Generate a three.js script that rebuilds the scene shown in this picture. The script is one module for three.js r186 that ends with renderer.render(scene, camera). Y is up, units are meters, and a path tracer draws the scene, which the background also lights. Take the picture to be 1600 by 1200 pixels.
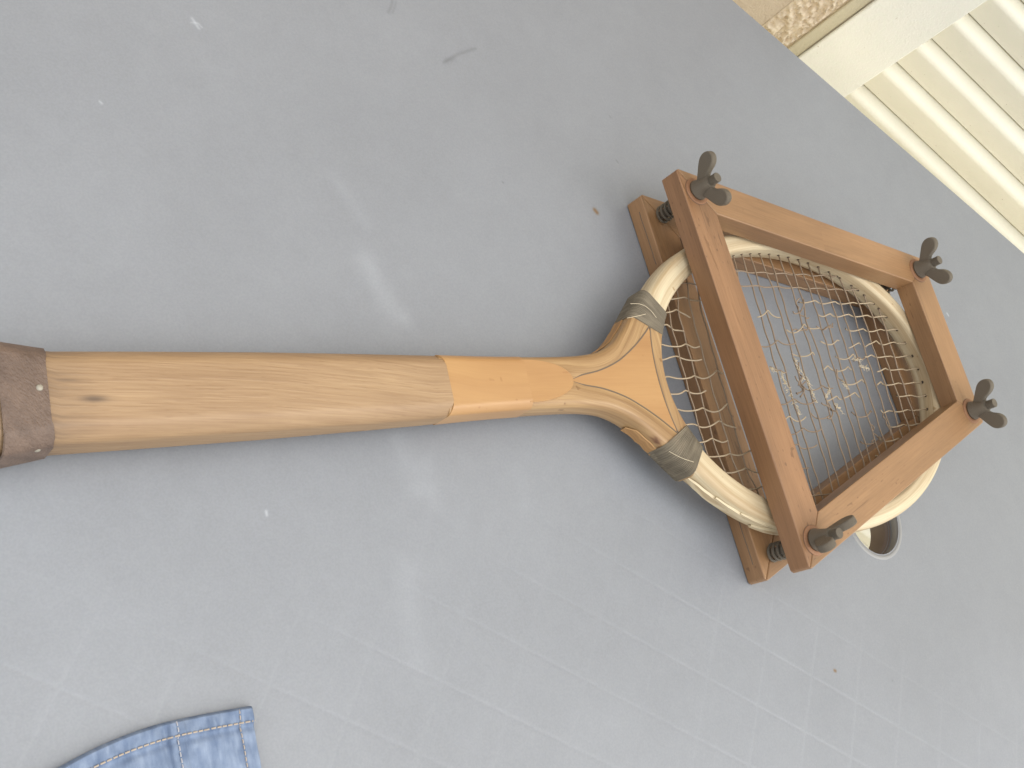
import * as THREE from 'three';
import { mergeGeometries, toCreasedNormals } from 'three/addons/utils/BufferGeometryUtils.js';

// ---------------------------------------------------------------- camera, sky, sun, exposure
const scene = new THREE.Scene();
const camera = new THREE.PerspectiveCamera(38.55, 4 / 3, 0.02, 200);
{
  const right = new THREE.Vector3(0.80229625, 0.5561867, 0.21674197);
  const down = new THREE.Vector3(-0.02232362, -0.3348866, 0.94199396);
  const fwd = new THREE.Vector3(0.59650849, -0.76059669, -0.25626216);
  const m = new THREE.Matrix4().makeBasis(right, down.clone().negate(), fwd.clone().negate());
  camera.quaternion.setFromRotationMatrix(m);
  camera.position.set(-0.100694, 0.501032, 0.157105);
}
const renderer = new THREE.WebGLRenderer({ antialias: true });
renderer.setSize(1024, 768);
renderer.toneMapping = THREE.LinearToneMapping;
renderer.toneMappingExposure = 1.16;
renderer.shadowMap.enabled = true;
renderer.shadowMap.type = THREE.PCFSoftShadowMap;

const SUN = new THREE.Vector3(0.62, 1.2, 0.5).normalize();
{
  const w = 256, h = 128, data = new Float32Array(w * h * 4);
  for (let j = 0; j < h; j++) {
    const el = ((j + 0.5) / h - 0.5) * Math.PI;
    for (let i = 0; i < w; i++) {
      const az = ((i + 0.5) / w - 0.5) * Math.PI * 2;
      const d = new THREE.Vector3(Math.cos(el) * Math.cos(az), Math.sin(el), Math.cos(el) * Math.sin(az));
      const s = Math.max(0, d.dot(SUN));
      let L = el > 0 ? 0.84 + 0.62 * Math.sin(el) + 0.8 * Math.pow(s, 4) + 0.22 * (0.8 * d.x + 0.4 * d.z) : 0.36;
      const k = (j * w + i) * 4;
      data[k] = L * 0.985; data[k + 1] = L * 0.995; data[k + 2] = L * (el > 0 ? 1.0 : 0.9); data[k + 3] = 1;
    }
  }
  const sky = new THREE.DataTexture(data, w, h, THREE.RGBAFormat, THREE.FloatType);
  sky.mapping = THREE.EquirectangularReflectionMapping;
  sky.magFilter = THREE.LinearFilter; sky.minFilter = THREE.LinearFilter; sky.wrapS = THREE.RepeatWrapping;
  sky.needsUpdate = true;
  scene.background = sky; scene.environment = sky;
}
const sun = new THREE.DirectionalLight(0xfff4e2, 0.6);
sun.position.copy(SUN).multiplyScalar(6).add(new THREE.Vector3(0.5, 0, 0));
sun.target.position.set(0.5, 0, 0);
sun.castShadow = true;
sun.shadow.radius = 55; sun.shadow.mapSize.set(2048, 2048);
Object.assign(sun.shadow.camera, { left: -2.5, right: 2.5, top: 2.5, bottom: -2.5, near: 0.5, far: 14 });
scene.add(sun, sun.target);

// ---------------------------------------------------------------- helpers
const R = (s) => { let a = s >>> 0; return () => { a = (a + 0x6d2b79f5) | 0; let t = Math.imul(a ^ (a >>> 15), 1 | a); t = (t + Math.imul(t ^ (t >>> 7), 61 | t)) ^ t; return ((t ^ (t >>> 14)) >>> 0) / 4294967296; }; };
const lerp = (a, b, t) => a + (b - a) * t;
const clamp = (x, a = 0, b = 1) => Math.min(b, Math.max(a, x));
const smooth = (a, b, x) => { const t = clamp((x - a) / (b - a)); return t * t * (3 - 2 * t); };
const hash = (x, y, s) => { let n = Math.imul(x | 0, 374761393) + Math.imul(y | 0, 668265263) + Math.imul(s | 0, 1442695041); n = Math.imul(n ^ (n >>> 13), 1274126177); return ((n ^ (n >>> 16)) >>> 0) / 4294967296; };
function vn(x, y, s = 0) {
  const xi = Math.floor(x), yi = Math.floor(y), fx = x - xi, fy = y - yi;
  const a = fx * fx * (3 - 2 * fx), b = fy * fy * (3 - 2 * fy);
  return lerp(lerp(hash(xi, yi, s), hash(xi + 1, yi, s), a), lerp(hash(xi, yi + 1, s), hash(xi + 1, yi + 1, s), a), b);
}
function fbm(x, y, s, oct = 4) { let v = 0, a = 0.5, n = 0; for (let o = 0; o < oct; o++) { v += a * vn(x, y, s + o * 17); n += a; x *= 2.03; y *= 2.03; a *= 0.5; } return v / n; }
function dataTex(w, h, f, color = true, repeat = true) {          // f(i, j) -> [r, g, b] in 0..1 (display values for colour)
  const d = new Uint8Array(w * h * 4);
  for (let j = 0; j < h; j++) for (let i = 0; i < w; i++) {
    const c = f(i, j), k = (j * w + i) * 4;
    d[k] = clamp(c[0]) * 255; d[k + 1] = clamp(c[1]) * 255; d[k + 2] = clamp(c[2]) * 255; d[k + 3] = 255;
  }
  const t = new THREE.DataTexture(d, w, h, THREE.RGBAFormat);
  t.magFilter = THREE.LinearFilter; t.minFilter = THREE.LinearMipmapLinearFilter; t.generateMipmaps = true;
  t.wrapS = t.wrapT = repeat ? THREE.RepeatWrapping : THREE.ClampToEdgeWrapping;
  if (color) t.colorSpace = THREE.SRGBColorSpace;
  t.needsUpdate = true;
  return t;
}
const mix3 = (a, b, t) => [lerp(a[0], b[0], t), lerp(a[1], b[1], t), lerp(a[2], b[2], t)];

// things and parts. Geometry is given in world millimetres; a thing's group stands at its base.
const names = {};
const numbered = (n) => { const k = names[n] = (names[n] ?? -1) + 1; return k ? n + '_' + String(k).padStart(3, '0') : n; };
function thing(name, label, category, base, group) {
  const o = new THREE.Group(); o.name = numbered(name); o.position.set(base[0] / 1000, base[1] / 1000, base[2] / 1000);
  o.userData = { label, category }; if (group) o.userData.group = group;
  o.userData.base = base; scene.add(o); return o;
}
function part(name, geo, mat, parent, label, kind) {
  const b = parent.userData.base;
  geo.translate(-b[0], -b[1], -b[2]); geo.scale(0.001, 0.001, 0.001);
  const m = new THREE.Mesh(geo, mat); m.name = name; m.castShadow = m.receiveShadow = true;
  if (label) m.userData.label = label;
  if (kind) m.userData.kind = kind;
  parent.add(m); return m;
}
function sub(name, geo, mat, partMesh, label) {                    // sub-part: same frame as its part
  const m = part(name, geo, mat, partMesh.parent, label); partMesh.add(m); return m;
}
// loft through closed loops of points; uv = (length, girth) in metres
function loft(loops, { caps = true, crease = 0.6, vOff = 0 } = {}) {
  const n = loops[0].length, pos = [], uv = [], idx = [];
  let s = 0; const mid = (l) => l.reduce((a, p) => a.add(p), new THREE.Vector3()).divideScalar(l.length);
  let pm = null;
  loops.forEach((l) => {
    const m = mid(l); if (pm) s += m.distanceTo(pm); pm = m;
    let g = 0;
    for (let i = 0; i <= n; i++) { const p = l[i % n]; if (i) g += p.distanceTo(l[i - 1]); pos.push(p.x, p.y, p.z); uv.push(s / 1000, g / 1000 + vOff); }
  });
  for (let k = 0; k + 1 < loops.length; k++) for (let i = 0; i < n; i++) {
    const a = k * (n + 1) + i, b = a + n + 1; idx.push(a, b, a + 1, a + 1, b, b + 1);
  }
  if (caps) for (const [k, flip] of [[0, false], [loops.length - 1, true]]) {
    const m = mid(loops[k]), c = pos.length / 3; pos.push(m.x, m.y, m.z); uv.push(0, 0);
    for (let i = 0; i < n; i++) { const p = loops[k][i]; pos.push(p.x, p.y, p.z); uv.push((p.y - m.y) / 1000, (p.z - m.z) / 1000); }
    for (let i = 0; i < n; i++) { const a = c + 1 + i, b = c + 1 + (i + 1) % n; flip ? idx.push(c, b, a) : idx.push(c, a, b); }
  }
  const g = new THREE.BufferGeometry();
  g.setAttribute('position', new THREE.Float32BufferAttribute(pos, 3)); g.setAttribute('uv', new THREE.Float32BufferAttribute(uv, 2)); g.setIndex(idx);
  return toCreasedNormals(g, crease);
}
// plate from a plan polygon [x, z] between y0 and y1, with eased edges
function plate(poly, y0, y1, bevel = 0.6, segs = 2, holes = []) {
  const sh = new THREE.Shape(poly.map(([x, z]) => new THREE.Vector2(x, -z)));
  holes.forEach((h) => sh.holes.push(new THREE.Path(h.map(([x, z]) => new THREE.Vector2(x, -z)))));
  const g = new THREE.ExtrudeGeometry(sh, { depth: y1 - y0 - 2 * bevel, bevelEnabled: bevel > 0, bevelThickness: bevel, bevelSize: bevel, bevelOffset: -bevel, bevelSegments: segs, curveSegments: 24 });
  g.rotateX(-Math.PI / 2); g.translate(0, y0 + bevel, 0);
  return g;
}
// wood uv: along = direction in plan; uv in metres, by the face's side
function grainUV(g, ax, az, off = [0, 0]) {
  const p = g.attributes.position, n = g.attributes.normal, uv = new Float32Array(p.count * 2);
  for (let i = 0; i < p.count; i++) {
    const x = p.getX(i), y = p.getY(i), z = p.getZ(i), l = x * ax + z * az, c = -x * az + z * ax;
    const top = Math.abs(n.getY(i)) > 0.6, end = Math.abs(n.getX(i) * ax + n.getZ(i) * az) > 0.85;
    uv[2 * i] = (end ? y * 0.3 : l) / 1000 + off[0]; uv[2 * i + 1] = (top ? c : end ? c : y + 40) / 1000 + off[1];
  }
  g.setAttribute('uv', new THREE.BufferAttribute(uv, 2)); return g;
}
function tube(pts, r, seg = 5, closed = false, n) {
  const c = new THREE.CatmullRomCurve3(pts, closed, 'centripetal');
  return new THREE.TubeGeometry(c, n ?? Math.max(2, pts.length * 3), r, seg, closed);
}
const v3 = (x, y, z) => new THREE.Vector3(x, y, z);

// ---------------------------------------------------------------- materials
// wood: 2048 x 512 texels = 512 x 128 mm, grain along u
function woodSet(seed, light, dark, o = {}) {
  const W = 2048, H = 512, q = { fine: 0.5, pore: 0, band: 0.35, bandF: 9, mott: 0.35, spots: 0, ...o };
  const val = new Float32Array(W * H);
  for (let j = 0; j < H; j++) for (let i = 0; i < W; i++) {
    const x = i / W, y = j / H;
    const wob = fbm(x * 6, y * 5, seed + 3, 3);
    const band = fbm(x * 1.5, (y * q.bandF + wob * 0.5), seed + 11, 3);
    const fib = fbm(x * 26, y * 230, seed + 5, 3);
    const mot = fbm(x * 9, y * 10, seed + 23, 4);
    let v = 0.5 + q.band * (band - 0.5) * 1.8 + q.fine * (fib - 0.5) + q.mott * (mot - 0.5);
    if (q.pore) { const p = vn(x * 95, y * 300, seed + 31); if (p > 0.74) v += q.pore * (p - 0.74) * 4; }
    if (q.spots) { const p = vn(x * 60, y * 22, seed + 41) * vn(x * 200, y * 60, seed + 43); if (p > 0.72) v += q.spots * (p - 0.72) * 6; }
    val[j * W + i] = v;
  }
  const map = dataTex(W, H, (i, j) => {
    let c = mix3(light, dark, clamp(val[j * W + i]));
    if (q.paint) c = q.paint(c, i * 0.25, j * 0.25, seed);
    return c;
  });
  const bump = dataTex(W / 2, H / 2, (i, j) => { const v = 1 - clamp(val[j * 2 * W + i * 2]); return [v, v, v]; }, false);
  for (const t of [map, bump]) t.repeat.set(1 / 0.512, 1 / 0.128);
  return { map, bump };
}
function woodMat(set, rough, coat = 0, bump = 0.0003, tint) {
  return new THREE.MeshPhysicalMaterial({ map: set.map, bumpMap: set.bump, bumpScale: bump, roughness: rough, clearcoat: coat, clearcoatRoughness: 0.35, color: tint ?? 0xffffff });
}
const handleWood = woodSet(7, [0.695, 0.58, 0.44], [0.525, 0.41, 0.295], { fine: 0.5, pore: 0.16, band: 0.2, mott: 0.55, bandF: 7,
  paint: (c, x, y) => { // a bruise, and grime by the leather
    const b = Math.exp(-(((x - 44) / 5.5) ** 2) - (((y - 105.5) / 1.5) ** 2)), b2 = Math.exp(-(((x - 33) / 6) ** 2) - (((y - 97) / 0.9) ** 2)) * 0.5;
    const g = (1 - smooth(24, 52, x)) * (0.18 + 0.28 * smooth(0.3, 0.85, fbm(x / 14, y / 1.6, 51, 3)));
    return mix3(mix3(c, [0.36, 0.29, 0.23], clamp(g)), [0.33, 0.27, 0.22], clamp(b + b2) * 0.75);
  } });
const shaftWood = woodSet(19, [0.745, 0.585, 0.385], [0.64, 0.47, 0.29], { fine: 0.25, band: 0.3, mott: 0.6, spots: 0.5 });
const armWood = woodSet(31, [0.76, 0.63, 0.45], [0.53, 0.40, 0.255], { fine: 0.5, band: 0.55, bandF: 30, mott: 0.4, spots: 0.7,
  paint: (c, x, y) => { // bruises on the lower arm
    let e = 0; for (const [a, b, r, q] of [[151, 38, 3.4, 2.2], [157, 42, 2.2, 2.8], [163, 36, 3, 1.4], [170, 44, 4, 1.6], [146, 44, 3, 1.2]]) e = Math.max(e, Math.exp(-(((x - a) / r) ** 2) - (((y - b) / q) ** 2)));
    return mix3(c, [0.36, 0.22, 0.14], clamp(e * 1.2 * (0.4 + fbm(x / 2, y / 1.2, 77, 3))) * 0.8);
  } });
const rimWood = woodSet(43, [0.885, 0.84, 0.72], [0.66, 0.555, 0.41], { fine: 0.45, band: 0.55, bandF: 22, mott: 0.35, spots: 0.8 });
const pressWood = woodSet(57, [0.665, 0.51, 0.36], [0.50, 0.375, 0.255], { fine: 0.45, pore: 0.16, band: 0.4, bandF: 10, mott: 0.6, spots: 0.2,
  paint: (c, x, y) => { // dents and long scratches
    const k = Math.floor(y / 4), s0 = hash(k, 3, 71) * 400, l = 20 + hash(k, 5, 71) * 70, yc = k * 4 + 1 + hash(k, 7, 71) * 2;
    const e = Math.exp(-(((y - yc) / 0.28) ** 2)) * smooth(s0, s0 + 8, x) * smooth(s0 + l, s0 + l - 8, x) * (hash(k, 9, 71) < 0.4 ? 1 : 0);
    return mix3(c, [0.34, 0.23, 0.15], clamp(e * 0.45 + 0.4 * smooth(0.86, 0.95, vn(x / 4.5, y / 1.6, 73) * (0.7 + 0.4 * vn(x / 60, y / 30, 75)))));
  } });
const M = {
  handle: woodMat(handleWood, 0.52, 0.1, 0.0004),
  shaft: woodMat(shaftWood, 0.4, 0.3, 0.0001),
  wedge: woodMat(shaftWood, 0.45, 0.2, 0.0001),
  arm: woodMat(armWood, 0.45, 0.2, 0.0003),
  rim: woodMat(rimWood, 0.58, 0.12, 0.0004),
  ply: woodMat(armWood, 0.6, 0, 0.0003, new THREE.Color(0.95, 0.85, 0.75)),
  press: woodMat(pressWood, 0.42, 0.2, 0.00015),
  pressDark: woodMat(pressWood, 0.45, 0.15, 0.00015, new THREE.Color(0.86, 0.81, 0.82)),
};
const ironTex = dataTex(256, 256, (i, j) => { const v = fbm(i / 14, j / 14, 5, 4), r = smooth(0.5, 0.75, fbm(i / 30, j / 30, 8, 3)); return mix3(mix3([0.40, 0.375, 0.335], [0.54, 0.51, 0.46], v), [0.44, 0.37, 0.29], r * 0.6); });
ironTex.repeat.set(30, 30);
const ironBump = dataTex(256, 256, (i, j) => { const v = fbm(i / 6, j / 6, 15, 4); return [v, v, v]; }, false); ironBump.repeat.set(30, 30);
M.iron = new THREE.MeshStandardMaterial({ map: ironTex, bumpMap: ironBump, bumpScale: 0.0003, roughness: 0.55, metalness: 0.35 });
M.washer = new THREE.MeshStandardMaterial({ map: ironTex, color: new THREE.Color(1.6, 0.95, 0.65), roughness: 0.5, metalness: 0.2 });
M.gut = new THREE.MeshPhysicalMaterial({ color: new THREE.Color(0.27, 0.195, 0.13), roughness: 0.45, clearcoat: 0.2 });
M.gutPale = new THREE.MeshPhysicalMaterial({ color: new THREE.Color(0.45, 0.355, 0.24), roughness: 0.5 });
M.fray = new THREE.MeshStandardMaterial({ color: new THREE.Color(0.74, 0.63, 0.45), roughness: 0.8 });
M.hole = new THREE.MeshStandardMaterial({ color: new THREE.Color(0.07, 0.05, 0.035), roughness: 0.9 });
M.ink = new THREE.MeshStandardMaterial({ color: new THREE.Color(0.15, 0.11, 0.075), roughness: 0.7 });
M.thread = new THREE.MeshStandardMaterial({
  map: (() => { const t = dataTex(256, 64, (i, j) => { const v = fbm(i / 3, j / 18, 3, 3), b = fbm(i / 40, j / 16, 6, 2); return mix3([0.52, 0.48, 0.41], [0.34, 0.31, 0.26], clamp(v * 0.8 + (b - 0.5) * 0.7)); }); t.repeat.set(1 / 0.05, 1 / 0.04); return t; })(), roughness: 0.85 });
const leather = dataTex(512, 512, (i, j) => { const a = fbm(i / 40, j / 40, 61, 4), b = fbm(i / 6, j / 6, 63, 3); return mix3([0.46, 0.385, 0.335], [0.37, 0.305, 0.265], clamp(a * 1.4 - 0.25 + (b - 0.5) * 0.4)); });
leather.repeat.set(12, 12);
const leatherB = dataTex(256, 256, (i, j) => { const b = fbm(i / 5, j / 5, 66, 3); return [b, b, b]; }, false); leatherB.repeat.set(24, 24);
M.leather = new THREE.MeshPhysicalMaterial({ map: leather, bumpMap: leatherB, bumpScale: 0.0004, roughness: 0.55, sheen: 0.1 });
M.nail = new THREE.MeshStandardMaterial({ color: new THREE.Color(0.36, 0.33, 0.27), roughness: 0.55, metalness: 0.3 });

// ---------------------------------------------------------------- ground, house wall, shutter
const WH = [Math.cos(36.5 * Math.PI / 180), Math.sin(36.5 * Math.PI / 180)];     // along the wall
const WN = [WH[1], -WH[0]];                                                       // away from the table
const wallPoint = (s, out, y) => v3(WH[0] * s + WN[0] * (820 - out), y, WH[1] * s + WN[1] * (820 - out));
function wallBox(s0, s1, y0, y1, out0, out1, bevel = 1.5, nx = 1, ny = 1, relief) {   // a block on the wall, front face at out1
  const W = s1 - s0, Hh = y1 - y0;
  let g;
  if (relief) {
    g = new THREE.PlaneGeometry(W, Hh, nx, ny); g.translate(W / 2, Hh / 2, 0);
    const p = g.attributes.position; for (let i = 0; i < p.count; i++) p.setZ(i, out1 + relief(p.getX(i) + s0, p.getY(i) + y0)); g.computeVertexNormals();
  } else {
    const sh = new THREE.Shape([new THREE.Vector2(bevel, bevel), new THREE.Vector2(W - bevel, bevel), new THREE.Vector2(W - bevel, Hh - bevel), new THREE.Vector2(bevel, Hh - bevel)]);
    g = new THREE.ExtrudeGeometry(sh, { depth: out1 - out0 - bevel, bevelEnabled: true, bevelSize: bevel, bevelThickness: bevel, bevelSegments: 2 });
    g.translate(0, 0, out0);
  }
  const p = g.attributes.position, uv = new Float32Array(p.count * 2);
  for (let i = 0; i < p.count; i++) { uv[2 * i] = p.getX(i) / 1000; uv[2 * i + 1] = p.getY(i) / 1000; }
  g.setAttribute('uv', new THREE.BufferAttribute(uv, 2));
  g.applyMatrix4(new THREE.Matrix4().makeBasis(v3(WH[0], 0, WH[1]), v3(0, 1, 0), v3(-WN[0], 0, -WN[1])));
  const b = wallPoint(s0, 0, y0); g.translate(b.x, b.y, b.z);
  return g;
}
{
  const paving = dataTex(1024, 1024, (i, j) => { const v = fbm(i / 60, j / 60, 71, 5), s = hash(i >> 1, j >> 1, 9); return mix3([0.92, 0.89, 0.80], [0.82, 0.78, 0.68], clamp(v + (s - 0.5) * 0.4)); });
  paving.repeat.set(40, 40);
  const g = new THREE.Mesh(new THREE.PlaneGeometry(60, 60).rotateX(-Math.PI / 2), new THREE.MeshStandardMaterial({ map: paving, roughness: 0.9 }));
  g.name = 'ground'; g.position.set(0.5, -0.72, 0); g.receiveShadow = true; g.userData = { kind: 'structure', label: 'pale sandy paving far below the table' }; scene.add(g);
}
const plasterTex = (seed, a, b) => { const t = dataTex(512, 512, (i, j) => mix3(a, b, clamp(fbm(i / 50, j / 50, seed, 4) + (fbm(i / 4, j / 4, seed + 9, 2) - 0.5) * 0.35))); t.repeat.set(4, 4); return t; };
const fineBump = dataTex(512, 512, (i, j) => { const v = fbm(i / 4, j / 4, 91, 3); return [v, v, v]; }, false); fineBump.repeat.set(6, 6);
M.plaster = new THREE.MeshStandardMaterial({ map: plasterTex(75, [0.82, 0.76, 0.67], [0.76, 0.69, 0.60]), bumpMap: fineBump, bumpScale: 0.0008, roughness: 0.95 });
M.trim = new THREE.MeshStandardMaterial({ map: plasterTex(79, [0.81, 0.77, 0.66], [0.76, 0.72, 0.61]), bumpMap: fineBump, bumpScale: 0.0005, roughness: 0.9 });
M.rough = new THREE.MeshStandardMaterial({ map: plasterTex(83, [0.90, 0.84, 0.74], [0.84, 0.77, 0.67]), roughness: 0.95 });
const paintTex = dataTex(1024, 1024, (i, j) => {
  let c = mix3([0.955, 0.945, 0.895], [0.93, 0.92, 0.865], fbm(i / 90, j / 90, 95, 4));
  const spot = vn(i / 5, j / 5, 97) * vn(i / 17, j / 17, 98); if (spot > 0.84) c = mix3(c, [0.62, 0.55, 0.45], smooth(0.84, 0.93, spot));
  return c;
});
paintTex.repeat.set(2.5, 2.5);
M.paint = new THREE.MeshPhysicalMaterial({ map: paintTex, bumpMap: fineBump, bumpScale: 0.00025, roughness: 0.5 });
M.slat = new THREE.MeshPhysicalMaterial({ map: paintTex, bumpMap: fineBump, bumpScale: 0.0002, roughness: 0.5, color: new THREE.Color(0.97, 0.95, 0.90) });
M.crack = new THREE.MeshStandardMaterial({ color: new THREE.Color(0.30, 0.25, 0.17), roughness: 0.9 });
{
  const Y0 = -718, Y1 = 1500, b = wallPoint(430, 0, Y0);
  const w = thing('house_wall', 'beige rendered house wall with a strip of roughcast beside the shutter', 'wall', [b.x, b.y, b.z]);
  part('plaster_panel', wallBox(-1800, 384, Y0, Y1, -150, 4), M.plaster, w);
  part('roughcast', wallBox(384, 421, Y0, Y1, 0, 4, 0, 44, 1800, (s, y) => {
    const e = smooth(384, 387, s) * smooth(421, 416, s);
    const n = fbm(s / 4, y / 5, 101, 3), r = Math.abs(fbm(s / 3 + 7, y / 3.4, 103, 2) - 0.5);
    return e * (1 + 5 * smooth(0.35, 0.7, n) - 6 * r) - 1;
  }), M.rough, w, 'coarse roughcast strip');
  part('wall_core', wallBox(384.5, 1900, Y0, Y1, -150, -16, 0), M.plaster, w);
  part('trim_band', wallBox(420.5, 433.6, Y0, Y1, -15, 8), M.trim, w, 'smooth beige band between roughcast and shutter');
  // shutter
  const sb = wallPoint(960, 0, Y0);
  const sh = thing('louvred_shutter', 'cream painted shutter with horizontal slats behind the table', 'shutter', [sb.x, sb.y, sb.z]);
  part('stile', wallBox(434.4, 502, Y0 + 20, Y1 - 100, -14, 12, 1.6), M.paint, sh);
  part('stile', wallBox(1420, 1488, Y0 + 20, Y1 - 100, -14, 12, 1.6), M.paint, sh);
  // ragged dark paint line where stile meets the band
  const rr = R(5), edge = [];
  for (let y = -300; y < 300; y += 3) edge.push(y);
  const sl = (y) => 433.9 + (fbm(y / 9, 2, 7, 3) - 0.5) * 1.6;
  const pos = [], ix = [];
  edge.forEach((y, i) => { const wd = 0.12 + 0.5 * smooth(0.35, 0.7, vn(y / 14, 5, 3)); for (const q of [-1, 1]) { const p = wallPoint(sl(y) + q * wd, 8.2, y); pos.push(p.x, p.y, p.z); } if (i) ix.push(2 * i - 2, 2 * i - 1, 2 * i, 2 * i, 2 * i - 1, 2 * i + 1); });
  const cg = new THREE.BufferGeometry(); cg.setAttribute('position', new THREE.Float32BufferAttribute(pos, 3)); cg.setIndex(ix); cg.computeVertexNormals();
  part('paint_crack', cg, M.crack, sh);
  // slats: leaning face, rounded nose, ledge
  const P = 42.6, prof = [];
  prof.push([0, -9]); prof.push([0.4, -6]);
  for (let i = 0; i <= 8; i++) { const a = -0.2 + (i / 8) * 1.25; prof.push([29 + Math.sin(a) * 7.5, -3.5 + Math.cos(a) * 7.5]); }
  prof.push([P - 1.6, -7]); prof.push([P - 1.6, -11]); prof.push([P - 1.6, -15]); prof.push([0, -15]);
  const shp = new THREE.Shape(prof.map(([y, o]) => new THREE.Vector2(o, y)));
  const sg = new THREE.ExtrudeGeometry(shp, { depth: 918, bevelEnabled: false });
  { // extrude runs along local z -> wall s; local x = out, y = up
    const p = sg.attributes.position, uv = new Float32Array(p.count * 2);
    for (let i = 0; i < p.count; i++) { uv[2 * i] = p.getZ(i) / 1000; uv[2 * i + 1] = (p.getY(i) + p.getX(i)) / 1000; }
    sg.setAttribute('uv', new THREE.BufferAttribute(uv, 2));
  }
  const sgc = toCreasedNormals(sg, 0.7);
  sgc.applyMatrix4(new THREE.Matrix4().makeBasis(v3(-WN[0], 0, -WN[1]), v3(0, 1, 0), v3(-WH[0], 0, -WH[1])));
  sgc.scale(0.001, 0.001, 0.001);
  for (let k = -17; k < 31; k++) {
    const m = new THREE.Mesh(sgc, M.slat); m.name = 'slat'; m.castShadow = m.receiveShadow = true;
    const p = wallPoint(502.1 + 918, 0, 13 + P * k + 0.5);
    m.position.set((p.x - sb.x) / 1000, (p.y - sb.y) / 1000, (p.z - sb.z) / 1000); sh.add(m);
  }
}

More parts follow.
